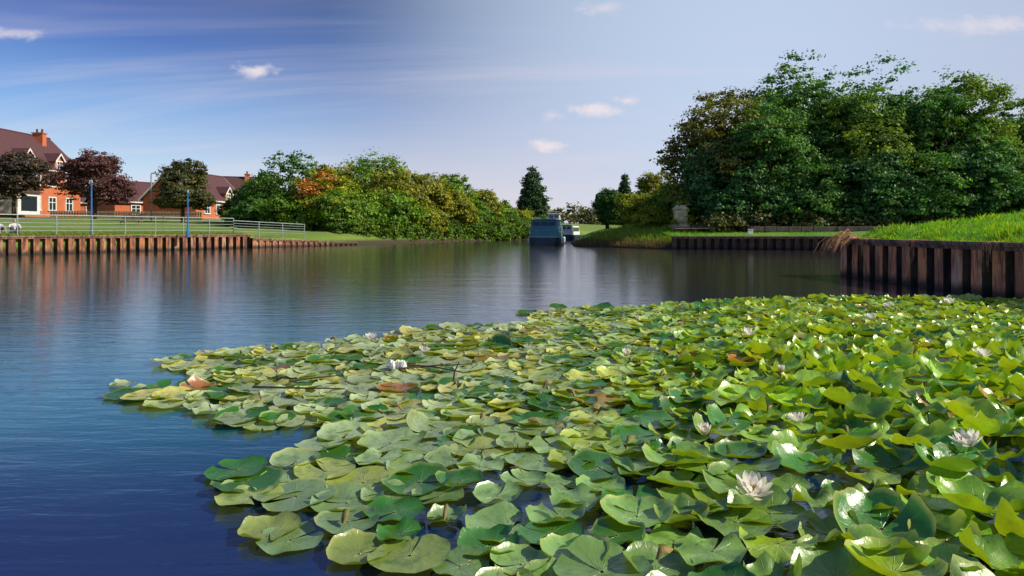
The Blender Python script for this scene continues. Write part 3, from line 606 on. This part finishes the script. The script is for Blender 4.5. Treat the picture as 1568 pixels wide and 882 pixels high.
mx=t.new('ShaderNodeMixShader'); mx.inputs[0].default_value=.25; t.l.new(b.outputs[0],mx.inputs[1]); t.l.new(tr.outputs[0],mx.inputs[2]); t.l.new(mx.outputs[0],t.n['Material Output'].inputs[0])
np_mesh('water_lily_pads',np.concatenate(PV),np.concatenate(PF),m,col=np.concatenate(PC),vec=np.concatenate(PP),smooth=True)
mb=MB()
for k in range(150):
    x,y=random.choice(pads)
    if x-.1*y<-1.2 and random.random()<.5: continue
    a=random.random()*6.28; Lk=random.uniform(.05,.11); rw=random.uniform(.008,.02); up=random.uniform(0,.9); rows=[]
    for f in (0,.3,.65,1):
        cx,cy,cz_=x+math.cos(a)*Lk*f,y+math.sin(a)*Lk*f,.05+up*Lk*f+.02*math.sin(f*5); w_=rw*math.sin(.3+f*2.6)
        rows.append([(cx-math.sin(a)*w_*math.cos(q),cy+math.cos(a)*w_*math.cos(q),cz_+w_*math.sin(q)) for q in (-.9,.2,1.3,2.4,3.5)])
    mb.loft(rows,closed=False,caps=False)
mb.obj('curled_dead_leaves',simple('dead_leaf',(.26,.17,.05),(.14,.13,.035),9,.7,.3),smooth=True)
M_pet,t,b=newmat('white_petals'); b.inputs['Base Color'].default_value=(.90,.87,.80,1); b.inputs['Roughness'].default_value=.5
tr=t.new('ShaderNodeBsdfTranslucent'); tr.inputs[0].default_value=(.95,.9,.78,1)
mx=t.new('ShaderNodeMixShader'); mx.inputs[0].default_value=.45; t.l.new(b.outputs[0],mx.inputs[1]); t.l.new(tr.outputs[0],mx.inputs[2]); t.l.new(mx.outputs[0],t.n['Material Output'].inputs[0])
M_sta=simple('yellow_stamens',(.75,.45,.03),(.6,.3,.02),9,.6,0)
def flower(x,y,z,R0=.085,openn=1.0,tilt=(0,0)):
    p=empty('water_lily_flower',(x,y,z)); p.rotation_euler=(tilt[0],tilt[1],random.random()*6); mb=MB()
    for ring,(n,el,ln) in enumerate([(8,.30,1.0),(8,.62,.95),(7,.95,.82),(5,1.2,.62)]):
        for k in range(n):
            a=2*math.pi*(k+.5*ring)/n+random.uniform(-.1,.1); e=(el+random.uniform(-.08,.08)) if openn>=1 else el+(1.45-el)*(1-openn)
            L_=R0*ln; rows=[]
            for f,wf in ((0,.25),(.3,.8),(.6,1),(.85,.6),(1,.05)):
                ee=e+.35*f; rr_=L_*f*math.cos(ee*.9+.0)+.008; zz=L_*f*math.sin(ee)
                rows.append([(rr_-abs(s)*.0,s*L_*.20*wf,zz+abs(s)*L_*.06) for s in (-1,0,1)])
            ca,sa=math.cos(a),math.sin(a); rows=[[(u*ca-v*sa,u*sa+v*ca,w_) for u,v,w_ in r_] for r_ in rows]
            mb.loft(rows,closed=False,caps=False)
    mb.obj('petals',M_pet,p,smooth=True); mb=MB()
    for k in range(26):
        a=k*2.4; r_=.018*math.sqrt(k/26); mb.tube([(r_*math.cos(a),r_*math.sin(a),.005),(r_*1.5*math.cos(a),r_*1.5*math.sin(a),.035)],[.003,.002],4)
    mb.obj('stamens',M_sta,p); return p
for x,y,z,s,o in [(.97,2.76,.13,.085,1),(2.24,3.35,.14,.08,1),(1.60,3.82,.12,.07,1),(3.92,5.7,.14,.085,1),(1.05,3.72,.09,.055,.6),(6.4,10.0,.12,.10,1),(4.2,8.0,.14,.09,.8),(-1.48,7.15,.05,.08,1),(-.83,6.4,.05,.07,.9),(1.02,6.1,.07,.07,.5),(2.45,7.1,.11,.08,1),(5.3,9.6,.11,.09,1),(2.05,5.2,.11,.06,.3)]:
    flower(x,y,z,s,o,(random.uniform(.05,.3),random.uniform(-.1,.3)))
p=empty('floating_debris'); mb=MB()
for k in range(8):
    a=random.random()*6.28; cx,cy=-.96+random.uniform(-.07,.07),5.75+random.uniform(-.04,.04); r_=random.uniform(.015,.035)
    mb.loft([[(cx+r_*w_*math.cos(q+a)*random.uniform(.6,1.4),cy+r_*w_*math.sin(q+a)*random.uniform(.6,1.4),.03+hh+random.uniform(-.01,.01)) for q in np.linspace(0,5.4,7)] for hh,w_ in ((0,.8),(.025,1.1),(.05,.7),(.065,.2))])
mb.obj('crumpled_plastic',M_white,p); mb=MB()
for (a,c_) in [((-.95,5.7,.04),(-.35,5.85,.05)),((-.9,5.8,.05),(-.45,5.6,.04)),((-.45,5.2,.02),(-.40,5.17,.20)),((-1.9,5.0,.05),(-1.2,4.9,.06)),((-1.7,5.2,.05),(-1.35,5.35,.06))]:
    mb.tube([a,tuple((i+j)/2+random.uniform(-.02,.02) for i,j in zip(a,c_)),c_],[.010,.007,.004],5)
mb.obj('twigs',M_bark,p)
print('pads',len(pads),'polys',sum(len(o.data.polygons) for o in bpy.data.objects if o.type=='MESH'))
